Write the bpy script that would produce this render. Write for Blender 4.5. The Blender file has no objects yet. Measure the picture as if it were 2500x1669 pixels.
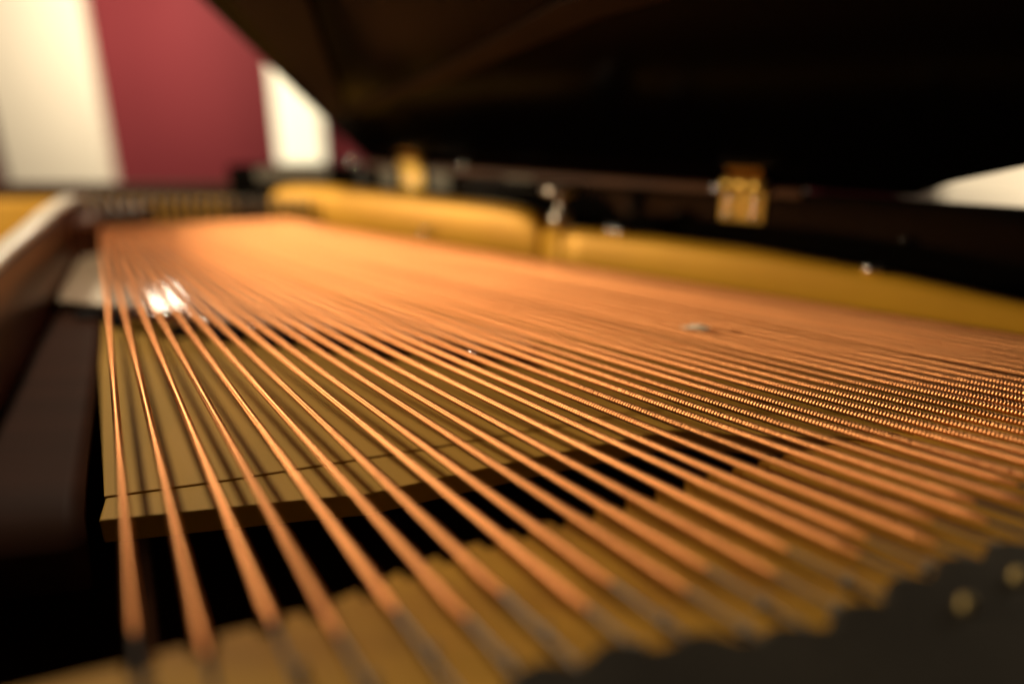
import bpy, bmesh, math, random
from mathutils import Vector, Matrix
random.seed(7)
R = math.radians
S = 0.1                      # one layout unit = 10 cm (the lens sits one unit above the strings)
sc = bpy.context.scene
C = sc.collection

# ------------------------------------------------------------------ camera
cd = bpy.data.cameras.new('camera'); cam = bpy.data.objects.new('camera', cd); C.objects.link(cam)
cam.location = (0, 0, 1.0*S); cam.rotation_euler = (R(90-18.557), 0, 0)
cd.sensor_width = 36; cd.lens = 24; cd.clip_start = 0.01; cd.clip_end = 100
cd.dof.use_dof = True; cd.dof.focus_distance = 0.247; cd.dof.aperture_fstop = 2.1; cd.dof.aperture_blades = 0
sc.camera = cam

# ------------------------------------------------------------------ world, exposure
w = bpy.data.worlds.new('World'); sc.world = w; w.use_nodes = True
bg = w.node_tree.nodes['Background']; bg.inputs[0].default_value = (1.0, .74, .48, 1); bg.inputs[1].default_value = 0.025
sc.view_settings.view_transform = 'Standard'; sc.view_settings.look = 'None'
sc.view_settings.exposure = 0; sc.view_settings.gamma = 1
sc.cycles.use_denoising = True
sc.cycles.max_bounces = 8
sc.cycles.sample_clamp_indirect = 6

# ------------------------------------------------------------------ lamps (unseen area lamps placed around the piano)
def area(name, loc, target, size, power, col=(1, .80, .54), size_y=None):
    l = bpy.data.lights.new(name, 'AREA'); l.energy = power; l.color = col
    l.shape = 'DISK' if size_y is None else 'RECTANGLE'; l.size = size
    if size_y: l.size_y = size_y
    o = bpy.data.objects.new(name, l); C.objects.link(o)
    o.location = loc
    o.rotation_euler = (Vector(target)-Vector(loc)).to_track_quat('-Z', 'Y').to_euler()
    return o
area('unseen_lamp', (-0.45, 0.60, 0.64), (-.12, .40, 0), .065, 4.1, (1, .83, .63))  # out of view, set close for string shadows and falloff
area('unseen_lamp', (-1.50, 0.35, 0.30), (.15, .45, 0), .22, 19)  # low lamp added out of view to brighten the gold flange
area('wall_fill', (-0.2, 1.9, 1.1), (-0.9, 3.0, .15), .4, 4.5)  # added behind the lid to brighten the crimson wall
area('beam_glint_fill', (-1.52, 2.90, .67), (-.4, .6, 0), .09, 2.2, (1, .88, .66), .17)  # added above the view to make the cross beam glint
area('door_fill', (-1.30, 2.2, .68), (-1.85, 2.95, -.05), .25, 20)  # added out of view to brighten the white door
area('column_fill', (2.9, 1.8, .8), (2.0, 2.7, 0), .3, 60)  # added out of view to brighten the pale column

# ------------------------------------------------------------------ materials
def mat(name, col, rough=.5, metal=0., spec=.5, noise=None, bump=None, coat=0., emit=None):
    m = bpy.data.materials.new(name); m.use_nodes = True
    nt = m.node_tree; b = nt.nodes['Principled BSDF']
    b.inputs['Base Color'].default_value = (*col, 1); b.inputs['Roughness'].default_value = rough
    b.inputs['Metallic'].default_value = metal; b.inputs['Specular IOR Level'].default_value = spec
    b.inputs['Coat Weight'].default_value = coat; b.inputs['Coat Roughness'].default_value = .08
    tc = nt.nodes.new('ShaderNodeTexCoord')
    if noise:                # (scale xyz, amount, second colour)
        mp = nt.nodes.new('ShaderNodeMapping'); mp.inputs['Scale'].default_value = noise[0]
        nz = nt.nodes.new('ShaderNodeTexNoise'); nz.inputs['Scale'].default_value = 1; nz.inputs['Detail'].default_value = 6
        rp = nt.nodes.new('ShaderNodeValToRGB')
        rp.color_ramp.elements[0].position = .35; rp.color_ramp.elements[1].position = .7
        rp.color_ramp.elements[0].color = (*col, 1); rp.color_ramp.elements[1].color = (*noise[1], 1)
        nt.links.new(tc.outputs['Object'], mp.inputs[0]); nt.links.new(mp.outputs[0], nz.inputs['Vector'])
        nt.links.new(nz.outputs[0], rp.inputs[0]); nt.links.new(rp.outputs[0], b.inputs['Base Color'])
    if bump:                 # (scale, strength)
        nb = nt.nodes.new('ShaderNodeTexNoise'); nb.inputs['Scale'].default_value = bump[0]; nb.inputs['Detail'].default_value = 4
        bp = nt.nodes.new('ShaderNodeBump'); bp.inputs['Strength'].default_value = bump[1]; bp.inputs['Distance'].default_value = .002
        nt.links.new(tc.outputs['Object'], nb.inputs['Vector']); nt.links.new(nb.outputs[0], bp.inputs['Height'])
        nt.links.new(bp.outputs[0], b.inputs['Normal'])
    if emit:
        b.inputs['Emission Color'].default_value = (*emit[0], 1); b.inputs['Emission Strength'].default_value = emit[1]
    return m
M = {}
M['copper'] = mat('wound_copper', (.93, .415, .16), .40, 1., noise=((25, 25, 25), (.86, .345, .12)))
cm = M['copper'].node_tree; pb = cm.nodes['Principled BSDF']
src = pb.inputs['Base Color'].links[0].from_socket
oi = cm.nodes.new('ShaderNodeObjectInfo'); mr = cm.nodes.new('ShaderNodeMapRange'); hs = cm.nodes.new('ShaderNodeHueSaturation')
mr.inputs['To Min'].default_value = .78; mr.inputs['To Max'].default_value = 1.06
cm.links.new(oi.outputs['Random'], mr.inputs['Value']); cm.links.new(mr.outputs[0], hs.inputs['Value'])
cm.links.new(src, hs.inputs['Color'])
tcn = cm.nodes.new('ShaderNodeTexCoord'); tz = cm.nodes.new('ShaderNodeTexNoise'); tz.inputs['Scale'].default_value = 45; tz.inputs['Detail'].default_value = 5
tr = cm.nodes.new('ShaderNodeMapRange'); tr.inputs['From Min'].default_value = .35; tr.inputs['From Max'].default_value = .7
tr.inputs['To Min'].default_value = .34; tr.inputs['To Max'].default_value = .52
cm.links.new(tcn.outputs['Object'], tz.inputs['Vector']); cm.links.new(tz.outputs[0], tr.inputs['Value'])
cm.links.new(tr.outputs[0], pb.inputs['Roughness']); cm.links.new(hs.outputs[0], pb.inputs['Base Color'])
M['steel'] = mat('core_steel', (.15, .13, .11), .5, 1.)
M['gold'] = mat('gold_bronze_paint', (.74, .385, .024), .45, .25, noise=((14, 14, 14), (.66, .33, .022)), bump=(600, .12))
M['olive'] = mat('olive_gold_lacquer', (.50, .285, .045), .6, .0, .2, noise=((30, 6, 10), (.44, .26, .04)), bump=(900, .06))
M['bridge'] = mat('golden_maple', (.60, .32, .038), .6, 0, .15, noise=((8, 60, 60), (.42, .20, .028)), bump=(500, .1))
M['felt_green'] = mat('notch_wood', (.36, .27, .05), .6, 0, noise=((30, 30, 30), (.30, .22, .04)))
M['strut_shadow'] = mat('strut_shadow_strip', (.032, .0125, .006), .6, 0, .05, noise=((6, 60, 60), (.042, .016, .008)))  # the strut's cast shadow, put in as a dark strip
M['deep'] = mat('shade_dark_soundboard', (.050, .018, .006), .8, 0, .04, noise=((60, 6, 10), (.036, .012, .004)))  # soundboard coloured dark to stand for shade in the gap
M['strut'] = mat('brown_lacquered_iron', (.12, .036, .012), .38, .1, noise=((10, 10, 10), (.08, .024, .009)), bump=(400, .08))
M['black'] = mat('black_polish', (.0025, .002, .0016), .10, 0, .25, bump=(60, .01))
M['lid'] = mat('black_lid_polish', (.0015, .001, .0008), .2, 0, .08, bump=(30, .01))
M['brass'] = mat('brass', (.84, .54, .11), .32, .75, noise=((40, 40, 40), (.7, .43, .09)))
M['chrome'] = mat('chrome', (.85, .82, .78), .16, 1.)
M['nickel'] = mat('dull_nickel', (.27, .24, .19), .5, .15, .4, noise=((40, 40, 40), (.2, .18, .14)))
M['iron'] = mat('dark_grey_iron', (.016, .013, .009), .75, 0, .15, noise=((30, 30, 30), (.024, .02, .014)), bump=(300, .3))
M['beam'] = mat('grey_tan_lacquer', (.50, .38, .24), .38, .0, .9, noise=((8, 8, 8), (.44, .32, .19)), coat=1.)
M['rubber'] = mat('black_felt', (.008, .006, .005), .8, 0, .2)
M['red'] = mat('crimson_wall', (.145, .020, .030), .75, 0, .2, noise=((1.2, 1.2, 1.2), (.16, .023, .034)), bump=(80, .1))
M['white'] = mat('white_paint', (.80, .77, .70), .6, 0, .3, noise=((2, 2, 2), (.76, .73, .66)))
M['post'] = mat('satin_steel', (.55, .50, .42), .3, .9, noise=((30, 30, 30), (.45, .40, .33)))
M['cap'] = mat('cream_highlight', (.80, .72, .56), .5, 0, .5, noise=((5, 5, 5), (.76, .68, .52)), coat=.3)  # reflection on the strut top, put in as cream colour
M['grey_refl'] = mat('grey_reflection', (.22, .20, .155), .9, 0, .1, noise=((60, 60, 60), (.17, .155, .12)))  # grey reflections in the black polish, built as thin pieces
M['brown_refl'] = mat('brown_reflection', (.10, .036, .008), .5, 0, .2, noise=((8, 60, 60), (.06, .02, .005)))  # brown reflection along the rim edge, built as a coloured strip
M['dim_brass'] = mat('shaded_brass', (.40, .19, .035), .45, .9, noise=((60, 60, 60), (.3, .14, .03)))  # darker brass copy: shade of the downward lid leaf in its colour
M['old_brass'] = mat('tarnished_brass', (.30, .22, .08), .5, .8, noise=((60, 60, 60), (.2, .15, .06)))
M['glow'] = mat('lit_window_blind', (.8, .78, .7), .7, 0, .2, noise=((2, 2, 2), (.78, .75, .66)), emit=((1, .93, .62), .78))
M['lint'] = mat('pale_lint', (.90, .80, .62), .9, 0, .2, noise=((300, 300, 300), (.8, .7, .5)))
M['rail'] = mat('dark_brown_rail', (.03, .012, .006), .7, 0, .1, noise=((4, 40, 40), (.045, .02, .01)))

# ------------------------------------------------------------------ helpers
def link(name, me, m, parent=None, smooth=False):
    o = bpy.data.objects.new(name, me); C.objects.link(o)
    if m and not me.materials: me.materials.append(m)
    if smooth:
        for p in me.polygons: p.use_smooth = True
    if parent: o.parent = parent
    return o
def fin(name, bm, m, parent=None, smooth=False, bevel=0, seg=2):
    bmesh.ops.recalc_face_normals(bm, faces=bm.faces)
    me = bpy.data.meshes.new(name); bm.to_mesh(me); bm.free()
    o = link(name, me, m, parent, smooth)
    if bevel:
        md = o.modifiers.new('bevel', 'BEVEL'); md.width = bevel*S; md.segments = seg; md.limit_method = 'ANGLE'; md.angle_limit = R(40)
    return o
def V(p): return Vector(p)*S
def prism(bm, poly, z0, z1):
    lo = [bm.verts.new(V((x, y, z0))) for x, y in poly]; hi = [bm.verts.new(V((x, y, z1))) for x, y in poly]
    n = len(poly)
    bm.faces.new(lo); bm.faces.new(hi)
    for i in range(n): bm.faces.new((lo[i], lo[(i+1) % n], hi[(i+1) % n], hi[i]))
def obox(bm, c, ax, ay, hx, hy, z0, z1):
    c = Vector((c[0], c[1])); ax = Vector(ax); ay = Vector(ay)
    pts = [c-ax*hx-ay*hy, c+ax*hx-ay*hy, c+ax*hx+ay*hy, c-ax*hx+ay*hy]
    prism(bm, [(p.x, p.y) for p in pts], z0, z1)
def lathe(bm, prof, n=20, mtx=Matrix.Identity(4)):
    rows = []
    for r, z in prof:
        rows.append([bm.verts.new(mtx @ V((r*math.cos(2*math.pi*k/n), r*math.sin(2*math.pi*k/n), z))) for k in range(n)])
    for a, b in zip(rows, rows[1:]):
        for k in range(n): bm.faces.new((a[k], a[(k+1) % n], b[(k+1) % n], b[k]))
    bm.faces.new(rows[0]); bm.faces.new(rows[-1])
def mlathe(name, prof, n=16):
    bm = bmesh.new(); lathe(bm, prof, n); bmesh.ops.recalc_face_normals(bm, faces=bm.faces)
    me = bpy.data.meshes.new(name); bm.to_mesh(me); bm.free()
    for p in me.polygons: p.use_smooth = True
    return me
def tag(o, label, cat, kind=None, group=None):
    if label: o['label'] = label
    if cat: o['category'] = cat
    if kind: o['kind'] = kind
    if group: o['group'] = group
    return o
def place(name, me, m, parent, p, rot=None, sc_=1):
    o = link(name, me, m, parent); o.location = V(p)
    if rot: o.rotation_euler = rot
    o.scale = (sc_,)*3 if not isinstance(sc_, tuple) else sc_
    return o

# ------------------------------------------------------------------ room behind
bm = bmesh.new(); prism(bm, [(-70, 30), (90, 30), (90, 31), (-70, 31)], -12, 26)
o = fin('wall', bm, M['red']); o['kind'] = 'structure'
o['label'] = 'crimson painted wall of the hall behind the piano'

def px(x, y, Y):     # plan X and height of a sight line at distance Y (used to size the room)
    f = 24/36*2500; p = R(18.557); u = (x-1250)/f; v = (y-834.5)/f
    dy = math.cos(p)-v*math.sin(p); dz = -math.sin(p)-v*math.cos(p); t = Y/dy
    return u*t, 1+dz*t

piano = bpy.data.objects.new('grand_piano', None); C.objects.link(piano)
tag(piano, 'open black grand piano seen across its copper wound bass strings and gold plate', 'piano')

# ------------------------------------------------------------------ room things: white panel, lit window, white door
t = bpy.data.objects.new('white_door', None); C.objects.link(t)
tag(t, 'tall white door at the left edge of the crimson wall', 'door')
bm = bmesh.new(); prism(bm, [(-21.2, 29.3), (-16.85, 29.3), (-16.85, 29.9), (-21.2, 29.9)], -12, 16)
fin('door_panel', bm, M['white'], t, bevel=.1)
t = bpy.data.objects.new('lit_window', None); C.objects.link(t)
tag(t, 'narrow bright window blind glowing on the crimson wall beside the lid', 'window')
bm = bmesh.new(); prism(bm, [(-9.8, 29.55), (-7.85, 29.55), (-7.85, 29.75), (-9.8, 29.75)], -2.5, 4.6)
fin('blind', bm, M['glow'], t, bevel=.05)
bm = bmesh.new()
for x0, x1, z0, z1 in ((-9.95, -9.82, -2.7, 4.8), (-7.83, -7.7, -2.7, 4.8), (-9.82, -7.83, 4.62, 4.8), (-9.82, -7.83, -2.7, -2.52)):
    prism(bm, [(x0, 29.5), (x1, 29.5), (x1, 29.95), (x0, 29.95)], z0, z1)
fin('window_frame', bm, M['red'], t)
t = bpy.data.objects.new('white_column', None); C.objects.link(t)
tag(t, 'broad pale column standing beyond the right end of the black lid', 'column')
bm = bmesh.new(); prism(bm, [(16.6, 27.0), (27, 27.0), (27, 29.5), (16.6, 29.5)], -12, 20)
fin('column_shaft', bm, M['white'], t, bevel=.2)

# ------------------------------------------------------------------ piano: boards under the strings
d = Vector((.779, -.627)); n = Vector((.627, .779))        # along the spine, outward from it
A0 = Vector((-1.826, 6.797))                                  # foot of the gold flange
def sp(s, off): p = A0 + d*s + n*off; return (p.x, p.y)

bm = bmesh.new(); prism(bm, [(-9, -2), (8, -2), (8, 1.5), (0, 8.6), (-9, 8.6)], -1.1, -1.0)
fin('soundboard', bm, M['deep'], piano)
edge = [(-1.40, 2.00), (-1.15, 2.05), (-.95, 2.09), (-.75, 2.13), (-.52, 2.17), (-.28, 2.28), (.08, 2.44), (.71, 2.70), (1.05, 2.64), (1.5, 2.62), (2.3, 2.85)]
step = [(-1.46, 2.14), (-1.06, 2.26), (-.72, 2.38), (-.30, 2.53), (.09, 2.68), (.72, 2.93), (1.1, 2.88), (1.5, 2.86), (2.3, 3.05)]
far = [(1.5, 4.6), (-2.0, 7.2), (-4.42, 7.2)]
bm = bmesh.new(); prism(bm, step + far, -.36, -.30)
fin('gold_panel', bm, M['olive'], piano, bevel=.004)
bm = bmesh.new(); prism(bm, edge + list(reversed([(x, y+.006) for x, y in step])), -.40, -.308)
fin('panel_lip', bm, M['olive'], piano, bevel=.008, seg=2)
bm = bmesh.new(); rows_ = []
for t_, z_ in ((0, -.31), (.5, -.31), (.8, -.31), (.93, -.312), (.965, -.322), (.985, -.345), (1.0, -.40), (1.01, -.52)):
    a_ = Vector((-4.3, 7.3)).lerp(Vector((-1.44, 1.98)), t_); b_ = Vector((-5.2, 7.4)).lerp(Vector((-2.15, 1.85)), t_)
    rows_.append([bm.verts.new(V((*a_.lerp(b_, q_), z_ - .03*q_*q_))) for q_ in (0, .1, .35, .7, 1)])
for r0_, r1_ in zip(rows_, rows_[1:]):
    for k in range(4): bm.faces.new((r0_[k], r0_[k+1], r1_[k+1], r1_[k]))
o = fin('strut_shadow_strip', bm, M['strut_shadow'], piano, smooth=True)
sm_ = o.modifiers.new('solid', 'SOLIDIFY'); sm_.thickness = .004

# strut on the left: brown iron bar, its bright top reflection built as a cream strip
path = [(-.6, -1.2), (-1.25, .5), (-1.7, 1.5), (-2.2, 2.6), (-2.6, 3.42), (-2.82, 3.85), (-3.15, 4.56), (-3.66, 5.6), (-4.0, 6.4), (-4.2, 6.9)]
def ribbon(bm, path, prof):      # sweep a (side, height) profile along a plan path; height falls off at the far end
    rows = []
    for i, p in enumerate(path):
        a = Vector(path[max(i-1, 0)]); b = Vector(path[min(i+1, len(path)-1)]); tdir = (b-a).normalized(); nr = Vector((tdir.y, -tdir.x))
        drop = 0 if i < len(path)-1 else .06
        rows.append([bm.verts.new(V((p[0]+nr.x*s_, p[1]+nr.y*s_, z-drop*(z > 0)))) for s_, z in prof])
    k = len(prof)
    for r0, r1 in zip(rows, rows[1:]):
        for j in range(k): bm.faces.new((r0[j], r0[(j+1) % k], r1[(j+1) % k], r1[j]))
    bm.faces.new(rows[0]); bm.faces.new(rows[-1])
bm = bmesh.new()
ribbon(bm, path, [(.0, -.99), (.0, 0), (-.004, .21), (-.02, .245), (-.14, .245), (-.155, .22), (-.155, -.99)])
fin('plate_strut', bm, M['strut'], piano, smooth=True, bevel=0)
bm = bmesh.new()
ribbon(bm, path, [(-.006, .235), (-.008, .262), (-.03, .276), (-.125, .276), (-.15, .262), (-.155, .235)])
fin('strut_highlight', bm, M['cap'], piano, smooth=True)  # reflection on the strut top, built as a cream strip

bm = bmesh.new(); prism(bm, [(-4.35, 6.5), (-3.86, 5.75), (-3.66, 6.05), (-3.80, 6.4), (-3.55, 6.62), (-3.7, 7.2), (-4.4, 7.4)], -.45, .10)
fin('strut_foot', bm, M['strut'], piano, bevel=.05, seg=3)
# cross beam with its scalloped near edge
bm = bmesh.new()
near = [(-2.98, 4.42), (-2.65, 4.30), (-2.3, 4.16), (-1.94, 4.02), (-1.2, 3.82), (-.5, 3.62), (.1, 3.46)]
prism(bm, near + [(.1, 3.75), (-1.2, 4.4), (-2.2, 5.6), (-3.2, 6.7), (-4.4, 6.7), (-3.65, 5.4), (-3.04, 4.42)], -.24, -.19)
fin('cross_beam', bm, M['beam'], piano, bevel=.012)
bm = bmesh.new()
def lerp(path, t):
    L = [(Vector(b)-Vector(a)).length for a, b in zip(path, path[1:])]; T = t*sum(L)
    for (a, b), l in zip(zip(path, path[1:]), L):
        if T <= l: return Vector(a).lerp(Vector(b), T/l)
        T -= l
    return Vector(path[-1])
prism(bm, [(x+.01, y+.04) for x, y in near] + [(x+.06, y+.22) for x, y in reversed(near)], -.299, -.241)
fin('beam_support', bm, M['rail'], piano)
cup = mlathe('scallop_cup', [(.0, 0), (.10, 0), (.11, .015), (.11, .045), (.10, .058), (0, .058)], 16)
for t_ in (.06, .15, .30, .41, .52, .63, .74, .85):
    p = lerp(near, t_); place('scallop_cup', cup, M['rubber'], piano, (p.x+.03, p.y-.01, -.299))
bolt = mlathe('bolt', [(0, 0), (.055, 0), (.06, .02), (.05, .05), (.025, .07), (0, .075)], 14)
for t_, k in ((.20, 1.7), (.235, 1.5), (.275, 1.8), (.36, 1.), (.47, 1.), (.58, 1), (.80, 1), (.9, .9)):
    p = lerp(near, t_); place('bolt', bolt, M['chrome'], piano, (p.x+.02, p.y-.03, -.27), sc_=k)

# ------------------------------------------------------------------ bass bridge
NS = 46
Y1 = 2.06
L0 = Vector((-3.824, 6.287)); L1 = Vector((-2.03, 6.86))
jit = [0]*NS
for i in range(NS): jit[i] = random.uniform(-.012, .012)
def string_line(i):
    k = i
    x1 = -1.33 + .1203*k + jit[i] + .022*max(0, 1-k/19)
    if i >= 33: x1 += .05
    u = .02 + .010*k + .00025*k*k + random.uniform(-.002, .002)
    return Vector((x1, Y1)), L0.lerp(L1, u)
endcurve = [(-1.2, 1.04), (-.754, 1.075), (-.3, 1.15), (.036, 1.243), (.54, 1.389), (.966, 1.51), (1.448, 1.76), (2.2, 2.1), (3.2, 2.5)]
bridge_far = [(-1.1, 1.0), (-.73, 1.1), (-.56, 1.19), (-.40, 1.26), (-.23, 1.40), (-.11, 1.48), (.11, 1.59), (.32, 1.69), (.52, 1.79), (.9, 1.96), (1.4, 2.16), (2.0, 2.4), (2.9, 2.75)]
bridge_near = [(-1.1, .2), (-.3, .8), (.02, .98), (.27, 1.05), (.55, 1.10), (.75, 1.16), (.98, 1.23), (1.32, 1.38), (1.9, 1.69), (3.1, 2.25)]
def isect(P, Q, path):
    for a, b in zip(path, path[1:]):
        a = Vector(a); b = Vector(b); r = Q-P; s = b-a; den = r.x*s.y-r.y*s.x
        if abs(den) < 1e-9: continue
        t = ((a.x-P.x)*s.y-(a.y-P.y)*s.x)/den; u = ((a.x-P.x)*r.y-(a.y-P.y)*r.x)/den
        if 0 <= u <= 1: return t
    return None
lines = [string_line(i) for i in range(NS)]
# stepped far edge of the bridge cap: one notch per string
steps = []
for i, (P, Q) in enumerate(lines):
    t0 = isect(P, Q, bridge_far)
    if t0 is None: continue
    c = P.lerp(Q, t0); dr = (Q-P).normalized(); sd = Vector((dr.y, -dr.x))
    steps.append((c, dr, sd))
edge_pts = []
for c, dr, sd in steps:
    a = c-sd*.028; b = c+sd*.030
    edge_pts += [a-dr*.00, a-dr*.04, b-dr*.04, b-dr*.0]
edge_pts = [(-1.1, .95)] + [(p.x, p.y) for p in edge_pts] + [(3.0, 2.7)]
bm = bmesh.new(); prism(bm, edge_pts + list(reversed(bridge_near)), -.10, -.038)
fin('bridge_cap', bm, M['bridge'], piano)
bm = bmesh.new(); prism(bm, [(x-.004, y+.006) for x, y in bridge_far] + list(reversed(bridge_near)), -.40, -.101)
fin('bridge_body', bm, M['felt_green'], piano, bevel=.01)

# iron hitch plate in front of the bridge, with the black felt lying over the string tails
fe = []
fb = [(-.02, .92), (.05, .97), (.30, 1.04), (.56, 1.10), (.77, 1.18), (1.0, 1.27), (1.34, 1.44), (1.9, 1.78), (3.1, 2.35)]
for k in range(120):
    a_, b_ = Vector(fb[0]), Vector(fb[-1]); q_ = None
    T = k/119*3.9; acc = 0
    for u_, v_ in zip(fb, fb[1:]):
        u_, v_ = Vector(u_), Vector(v_); l_ = (v_-u_).length
        if acc+l_ >= T or v_ == Vector(fb[-1]):
            dv = (v_-u_).normalized(); q_ = u_+dv*(T-acc); nn = Vector((-dv.y, dv.x)); break
        acc += l_
    h_ = .045*abs(math.sin(T*math.pi/.17)) + .02*math.sin(T*7.3)
    q_ = q_ + nn*h_; fe.append((q_.x, q_.y))
bm = bmesh.new(); prism(bm, [(-.2, -.6), (4, -.6), (4, 2.2)] + list(reversed(fe)), -.055, .035)
fin('tail_felt', bm, M['iron'], piano, bevel=.02, seg=3)
bm = bmesh.new(); prism(bm, [(-.5, -.6), (4, -.6), (4, 2.7)] + list(reversed([(x+.02, y-.02) for x, y in bridge_near[1:]])), -.20, -.06)
fin('hitch_plate', bm, M['iron'], piano, bevel=.02)

# ------------------------------------------------------------------ strings
PITCH, RAD = .0118, .0130
def winding_mesh(nw=520, per=6, sides=14):
    vs = []; fs = []; wr = PITCH/2
    nr = nw*per; rj = random.Random(nw); jr = [rj.uniform(-.035, .035) for _ in range(nw)]
    for j in range(nr+1):
        for k in range(sides):
            th = 2*math.pi*k/sides
            ph = (j/per - k/sides) % 1.0
            dd = abs(ph-.5)*2
            r = RAD - wr + wr*math.sqrt(max(0, 1-(dd*.93)**2))
            r *= (1+jr[min(int(j/per), nw-1)])*(1 if j > 5*per else .5+.5*j/(5*per))
            vs.append((r*math.cos(th)*S, j/nr*S, r*math.sin(th)*S))
    for j in range(nr):
        b = j*sides
        for k in range(sides):
            k2 = (k+1) % sides
            fs.append((b+k, b+k2, b+sides+k2, b+sides+k))
    vs.append((0, 0, 0)); vs.append((0, S, 0)); c0, c1 = len(vs)-2, len(vs)-1
    for k in range(sides):
        fs.append((k, c0, (k+1) % sides)); b = nr*sides; fs.append((b+(k+1) % sides, c1, b+k))
    me = bpy.data.meshes.new('winding'); me.from_pydata(vs, [], fs); me.update()
    for p in me.polygons: p.use_smooth = True
    return me
wm = {}
def winding_for(L):
    nw = int(round(L/PITCH/20)*20)
    if nw not in wm:
        wm[nw] = winding_mesh(nw)
    return wm[nw]
core_bm = bmesh.new()
lathe(core_bm, [(.0062, 0), (.0062, 1)], 8)
core_me = bpy.data.meshes.new('core_wire'); core_bm.to_mesh(core_me); core_bm.free()
pin_me = mlathe('bridge_pin', [(0, 0), (.011, 0), (.011, .035), (.007, .042), (0, .043)], 10)
hitch_me = mlathe('hitch_pin', [(0, 0), (.022, 0), (.022, .07), (.015, .085), (0, .088)], 12)
for i, (P, Q) in enumerate(lines):
    te = isect(P, Q, endcurve)
    if te is None: continue
    dr = (Q-P).normalized(); sd = Vector((dr.y, -dr.x))
    E = P.lerp(Q, te) - dr*(.07*min(1, max(0, (i-5)/4))) + dr*((-.035 if i % 2 else .035) + random.uniform(-.012, .012))
    F = Q - dr*.02
    L = (F-E).length
    ang = math.atan2(-dr.x, dr.y)
    H = E - dr*(.62 if i < 8 else .50)                                   # hitch end of the bare core
    s = link('string', core_me, M['steel'], piano)
    LT = (Q-H).length+.05
    s.location = V((H.x, H.y, 0)); s.rotation_euler = (R(-90), 0, ang); s.scale = (1, 1, LT)
    wdg = link('winding', winding_for(L), M['copper'])
    wdg.parent = s
    wdg.matrix_parent_inverse = (Matrix.Translation(s.location) @ s.rotation_euler.to_matrix().to_4x4() @ Matrix.Diagonal((1, 1, LT, 1))).inverted()
    wdg.location = V((E.x, E.y, 0)); wdg.rotation_euler = (0, random.uniform(0, 6.28), ang); wdg.scale = (1, L, 1)
    wdg.rotation_mode = 'XYZ'
    # pins on the bridge and on the plate
    for q, sgn in ((.13, 1), (.30, -1)):
        p = E - dr*q + sd*sgn*.016
        place('bridge_pin', pin_me, M['nickel'], piano, (p.x, p.y, -.040), (R(8*sgn), R(6), 0))

for x, y in ((.93, 1.15), (1.10, 1.24), (1.33, 1.36)):
    place('hitch_pin', hitch_me, M['old_brass'], piano, (x, y, .0), (R(-14), R(6), 0), .7)

# ------------------------------------------------------------------ far row of nickel studs and far rails
ag = mlathe('agraffe', [(0, -.14), (.030, -.14), (.030, .0), (.038, .01), (.038, .09), (.028, .108), (0, .113)], 12)
nA = 21
for k in range(nA):
    p = L0.lerp(L1, .0+1.0*k/(nA-1)); q = p + Vector((-.30, .95))*.15
    place('agraffe', ag, M['nickel'], piano, (q.x, q.y, .0), None, (1, 1, 2.7-1.2*k/nA))
rowd = (L1-L0).normalized(); rown = Vector((-rowd.y, rowd.x))
bm = bmesh.new(); c = (L0+L1)/2 + rown*.16
obox(bm, (c.x, c.y), rowd, rown, 1.05, .15, -.35, -.05)
fin('agraffe_rail', bm, M['rail'], piano, bevel=.02)
bm = bmesh.new(); prism(bm, [(-8, 7.75), (-2.3, 7.75), (-2.3, 8.0), (-8, 8.0)], -.99, .07)
fin('gold_rail', bm, M['gold'], piano, bevel=.04, seg=3)
bm = bmesh.new(); prism(bm, [(-8, 8.02), (-2.3, 8.02), (-2.3, 8.4), (-8, 8.4)], -.99, .205)
fin('rear_rail', bm, M['rail'], piano, bevel=.02)

# ------------------------------------------------------------------ gold flange along the spine (two heights, stepped at the post)
def wallrow(bm, pts):            # pts: (s, off_bottom, top z)
    rows = []
    for s_, off, zt in pts:
        prof = [(off, -.5), (off, zt-.07), (off+.012, zt-.03), (off+.045, zt), (off+.15, zt+.004), (off+.19, zt-.03), (off+.19, -.5)]
        rows.append([bm.verts.new(V((*sp(s_, o), z))) for o, z in prof])
    k = len(prof)
    for a, b in zip(rows, rows[1:]):
        for j in range(k): bm.faces.new((a[j], a[(j+1) % k], b[(j+1) % k], b[j]))
    bm.faces.new(rows[0]); bm.faces.new(rows[-1])
bm = bmesh.new()
wallrow(bm, [(-1.02, .02, .06), (-.98, .02, .20), (-.85, .03, .25), (-.55, .06, .28), (-.3, .08, .29), (.2, .06, .30), (.9, .02, .31), (1.6, .0, .31), (2.1, 0, .31), (2.35, 0, .30), (2.50, .0, .27), (2.56, .0, .22), (2.60, .0, .17)])
fin('plate_flange', bm, M['gold'], piano, smooth=True)
bm = bmesh.new()
wallrow(bm, [(2.62, .0, .17), (3.0, .01, .19), (3.6, .01, .195), (4.3, .01, .185), (5.0, .01, .145), (5.6, .02, .08), (6.3, .02, .03), (7.4, .05, .0)])
fin('plate_flange', bm, M['gold'], piano, smooth=True)
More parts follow.
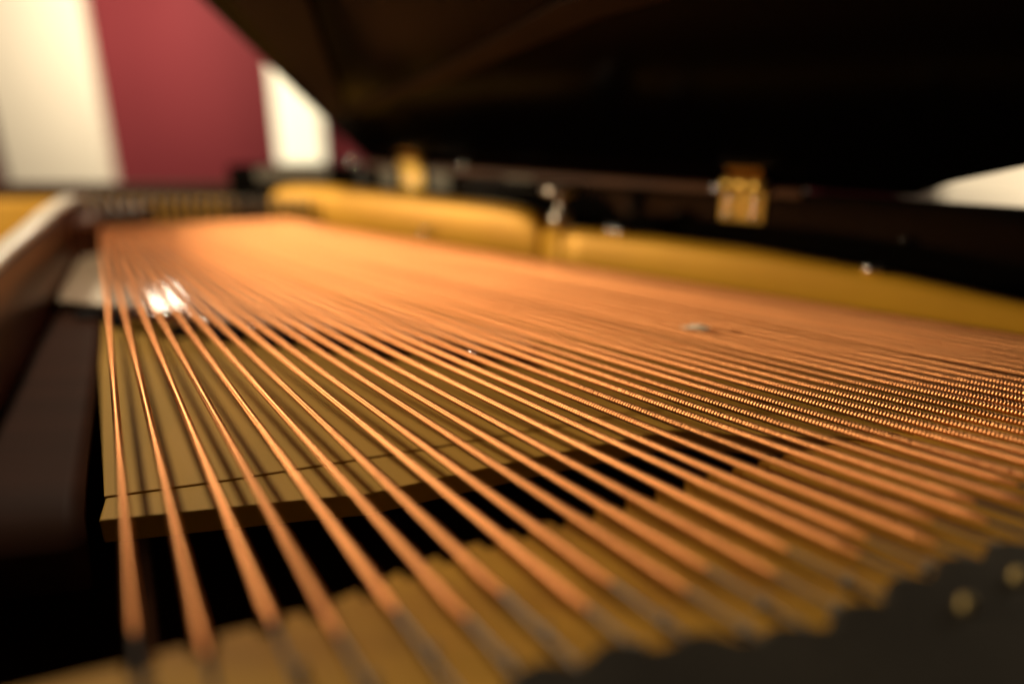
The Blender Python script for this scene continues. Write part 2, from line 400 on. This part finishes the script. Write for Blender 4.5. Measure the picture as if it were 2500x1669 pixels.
# post standing where the flange steps down
px_, py_ = sp(2.78, .04)
post = link('lid_post', mlathe('lid_post', [(0, .23), (.055, .235), (.085, .27), (.09, .305), (.075, .345), (.045, .37), (.035, .41), (.05, .45), (.12, .47), (.155, .485), (.155, .52), (.13, .535), (0, .54)], 24), M['post'], piano)
post.location = V((px_, py_, -.04))
bm = bmesh.new(); lathe(bm, [(.05, -.4), (.05, .23), (.03, .235)], 20, Matrix.Translation(V((px_, py_, 0))))
fin('post_base', bm, M['gold'], piano, smooth=True)
dome = mlathe('screw', [(0, 0), (.045, 0), (.042, .015), (.03, .03), (.012, .036), (0, .037)], 16)
for s_, off, z in ((1.42, -.02, .02), (3.28, .07, .198), (4.9, .07, .155), (3.20, .08, .198)):
    x, y = sp(s_, off); place('screw', dome, M['chrome'], piano, (x, y, z), sc_=1.3)

# ------------------------------------------------------------------ black case: spine, end block, lid, hinges
bm = bmesh.new()
prism(bm, [sp(-.15, .62), sp(9.5, .62), sp(9.5, 1.5), sp(-.15, 1.5)], -1.2, .50)
fin('spine_rim', bm, M['black'], piano, bevel=.03, seg=4)
bm = bmesh.new()
prism(bm, [(-3.08, 7.55), (-1.66, 7.45), (-1.4, 8.3), (-3.08, 8.3)], -.2, .47)
fin('case_arm', bm, M['black'], piano, bevel=.05, seg=4)

bm = bmesh.new()
prism(bm, [sp(-.1, .60), sp(4.3, .60), sp(4.3, .74), sp(-.1, .74)], .455, .515)
fin('rim_reflection_strip', bm, M['brown_refl'], piano, bevel=.01)
for s0, s1, z0, z1 in ((.14, .36, .27, .47), (.83, 1.12, .28, .48), (1.78, 2.1, .44, .475)):
    bm = bmesh.new(); prism(bm, [sp(s0, .592), sp(s1, .592), sp(s1, .624), sp(s0, .624)], z0, z1)
    fin('rim_reflection', bm, M['grey_refl'], piano, bevel=.01)
bm = bmesh.new(); prism(bm, [(-2.75, 7.50), (-1.95, 7.45), (-1.95, 7.52), (-2.75, 7.57)], .30, .44)
fin('rim_reflection', bm, M['grey_refl'], piano, bevel=.01)
phi = R(40)
def lidp(s_, r, th=0):          # point of the lid: along the spine, up the slope, thickness outward
    c, s2 = math.cos(phi), math.sin(phi)
    p = A0 + d*s_ + n*(.72 - r*c + th*s2)
    return V((p.x, p.y, .497 + r*s2 + th*c))
outl = [(-.22, 0), (4.95, 0), (5.15, .16), (5.8, .5), (6.9, 1.0), (8.2, 1.9), (9.0, 2.3), (-.22, 2.3)]
bm = bmesh.new()
lo = [bm.verts.new(lidp(a, b)) for a, b in outl]; hi = [bm.verts.new(lidp(a, b, .22)) for a, b in outl]
bm.faces.new(lo); bm.faces.new(hi)
for i in range(len(lo)): bm.faces.new((lo[i], lo[(i+1) % len(lo)], hi[(i+1) % len(lo)], hi[i]))
lid = fin('lid', bm, M['lid'], piano, bevel=.05, seg=3)
def lidbox(name, s0, s1, r0, r1, h, m, parent):
    bm = bmesh.new(); q = [(s0, r0), (s1, r0), (s1, r1), (s0, r1)]
    a = [bm.verts.new(lidp(x, y, -.002)) for x, y in q]; b = [bm.verts.new(lidp(x, y, -h)) for x, y in q]
    bm.faces.new(a); bm.faces.new(b)
    for i in range(4): bm.faces.new((a[i], a[(i+1) % 4], b[(i+1) % 4], b[i]))
    return fin(name, bm, m, parent, bevel=.008)

M['lid_refl'] = mat('lid_reflection_brown', (.015, .006, .002), .4, 0, .1, noise=((6, 40, 40), (.02, .008, .003)))  # brown reflections in the glossy lid, built as raised strips
def lidpoly(name, q, h, m):
    bm = bmesh.new()
    a = [bm.verts.new(lidp(x, y, .004)) for x, y in q]; b = [bm.verts.new(lidp(x, y, -h)) for x, y in q]
    bm.faces.new(a); bm.faces.new(b)
    for i in range(len(q)): bm.faces.new((a[i], a[(i+1) % len(q)], b[(i+1) % len(q)], b[i]))
    return fin(name, bm, m, lid, bevel=.01)
lidpoly('lid_reflection', [(-.05, .70), (.30, .82), (1.10, 1.98), (1.2, 2.25), (.30, 2.25)], .03, M['lid_refl'])
lidpoly('lid_reflection', [(-.05, .68), (.33, .79), (1.9, 1.16), (3.4, 1.60), (6.5, 2.1), (6.4, 2.25), (3.2, 1.74), (1.8, 1.26), (.34, .84)], .03, M['lid_refl'])

knuck = mlathe('knuckle', [(0, -.155), (.042, -.155), (.042, -.055), (.035, -.05), (.042, -.045), (.042, .05), (.035, .055), (.042, .06), (.042, .155), (0, .155)], 16)
for s_ in (.60, 3.92):
    h = bpy.data.objects.new('hinge', None); C.objects.link(h); h.parent = piano; h.location = V((*sp(s_, .6), .5))
    inv = Matrix.Translation(-h.location)
    def under(o):
        o.parent = h; o.matrix_parent_inverse = inv
        return o
    bm = bmesh.new(); c = sp(s_, .605); obox(bm, c, d, n, .155, .012, .275, .50)
    under(fin('rim_leaf', bm, M['brass'], None, bevel=.006))
    o = lidbox('lid_leaf', s_-.12, s_+.12, .04, .24, .008, M['dim_brass'], None); under(o)
    o = link('knuckle', knuck, M['brass']); under(o)
    x, y = sp(s_, .59); o.location = V((x, y, .525)); o.rotation_euler = Vector((d.x, d.y, 0)).to_track_quat('Z', 'Y').to_euler()
    for ds, z in ((-.09, .32), (.09, .32), (-.09, .43), (.09, .43)):
        x, y = sp(s_+ds, .592); o = link('screw', dome, M['brass']); under(o)
        o.location = V((x, y, z)); o.rotation_euler = Vector((-n.x, -n.y, 0)).to_track_quat('Z', 'Y').to_euler(); o.scale = (.6,)*3
# small chrome buffers on the rim
buf = mlathe('rim_buffer', [(0, 0), (.04, 0), (.055, .02), (.06, .05), (.05, .08), (.028, .1), (0, .107)], 18)
for s_, off, z in ((-.33, .62, .47), (1.25, .66, .50), (3.74, .55, .47)):
    x, y = sp(s_, off); place('rim_buffer', buf, M['chrome' if s_ < 4 else 'nickel'], piano, (x, y, z), sc_=.6)

# ------------------------------------------------------------------ lint on the strings
def lint(p, r, label):
    bm = bmesh.new(); bmesh.ops.create_icosphere(bm, subdivisions=2, radius=r*S)
    for v in bm.verts:
        v.co *= random.uniform(.7, 1.25); v.co.z *= .5; v.co.x *= 1.6
    o = fin('lint_fleck', bm, M['lint']); o.location = V(p); o.rotation_euler = (0, 0, R(-25))
    tag(o, label, 'lint')
lint((.90, 3.12, .024), .028, 'longer pale lint fleck lying on the copper strings')
lint((.84, 3.13, .022), .015, 'tiny pale lint speck left of the longer fleck on the strings')
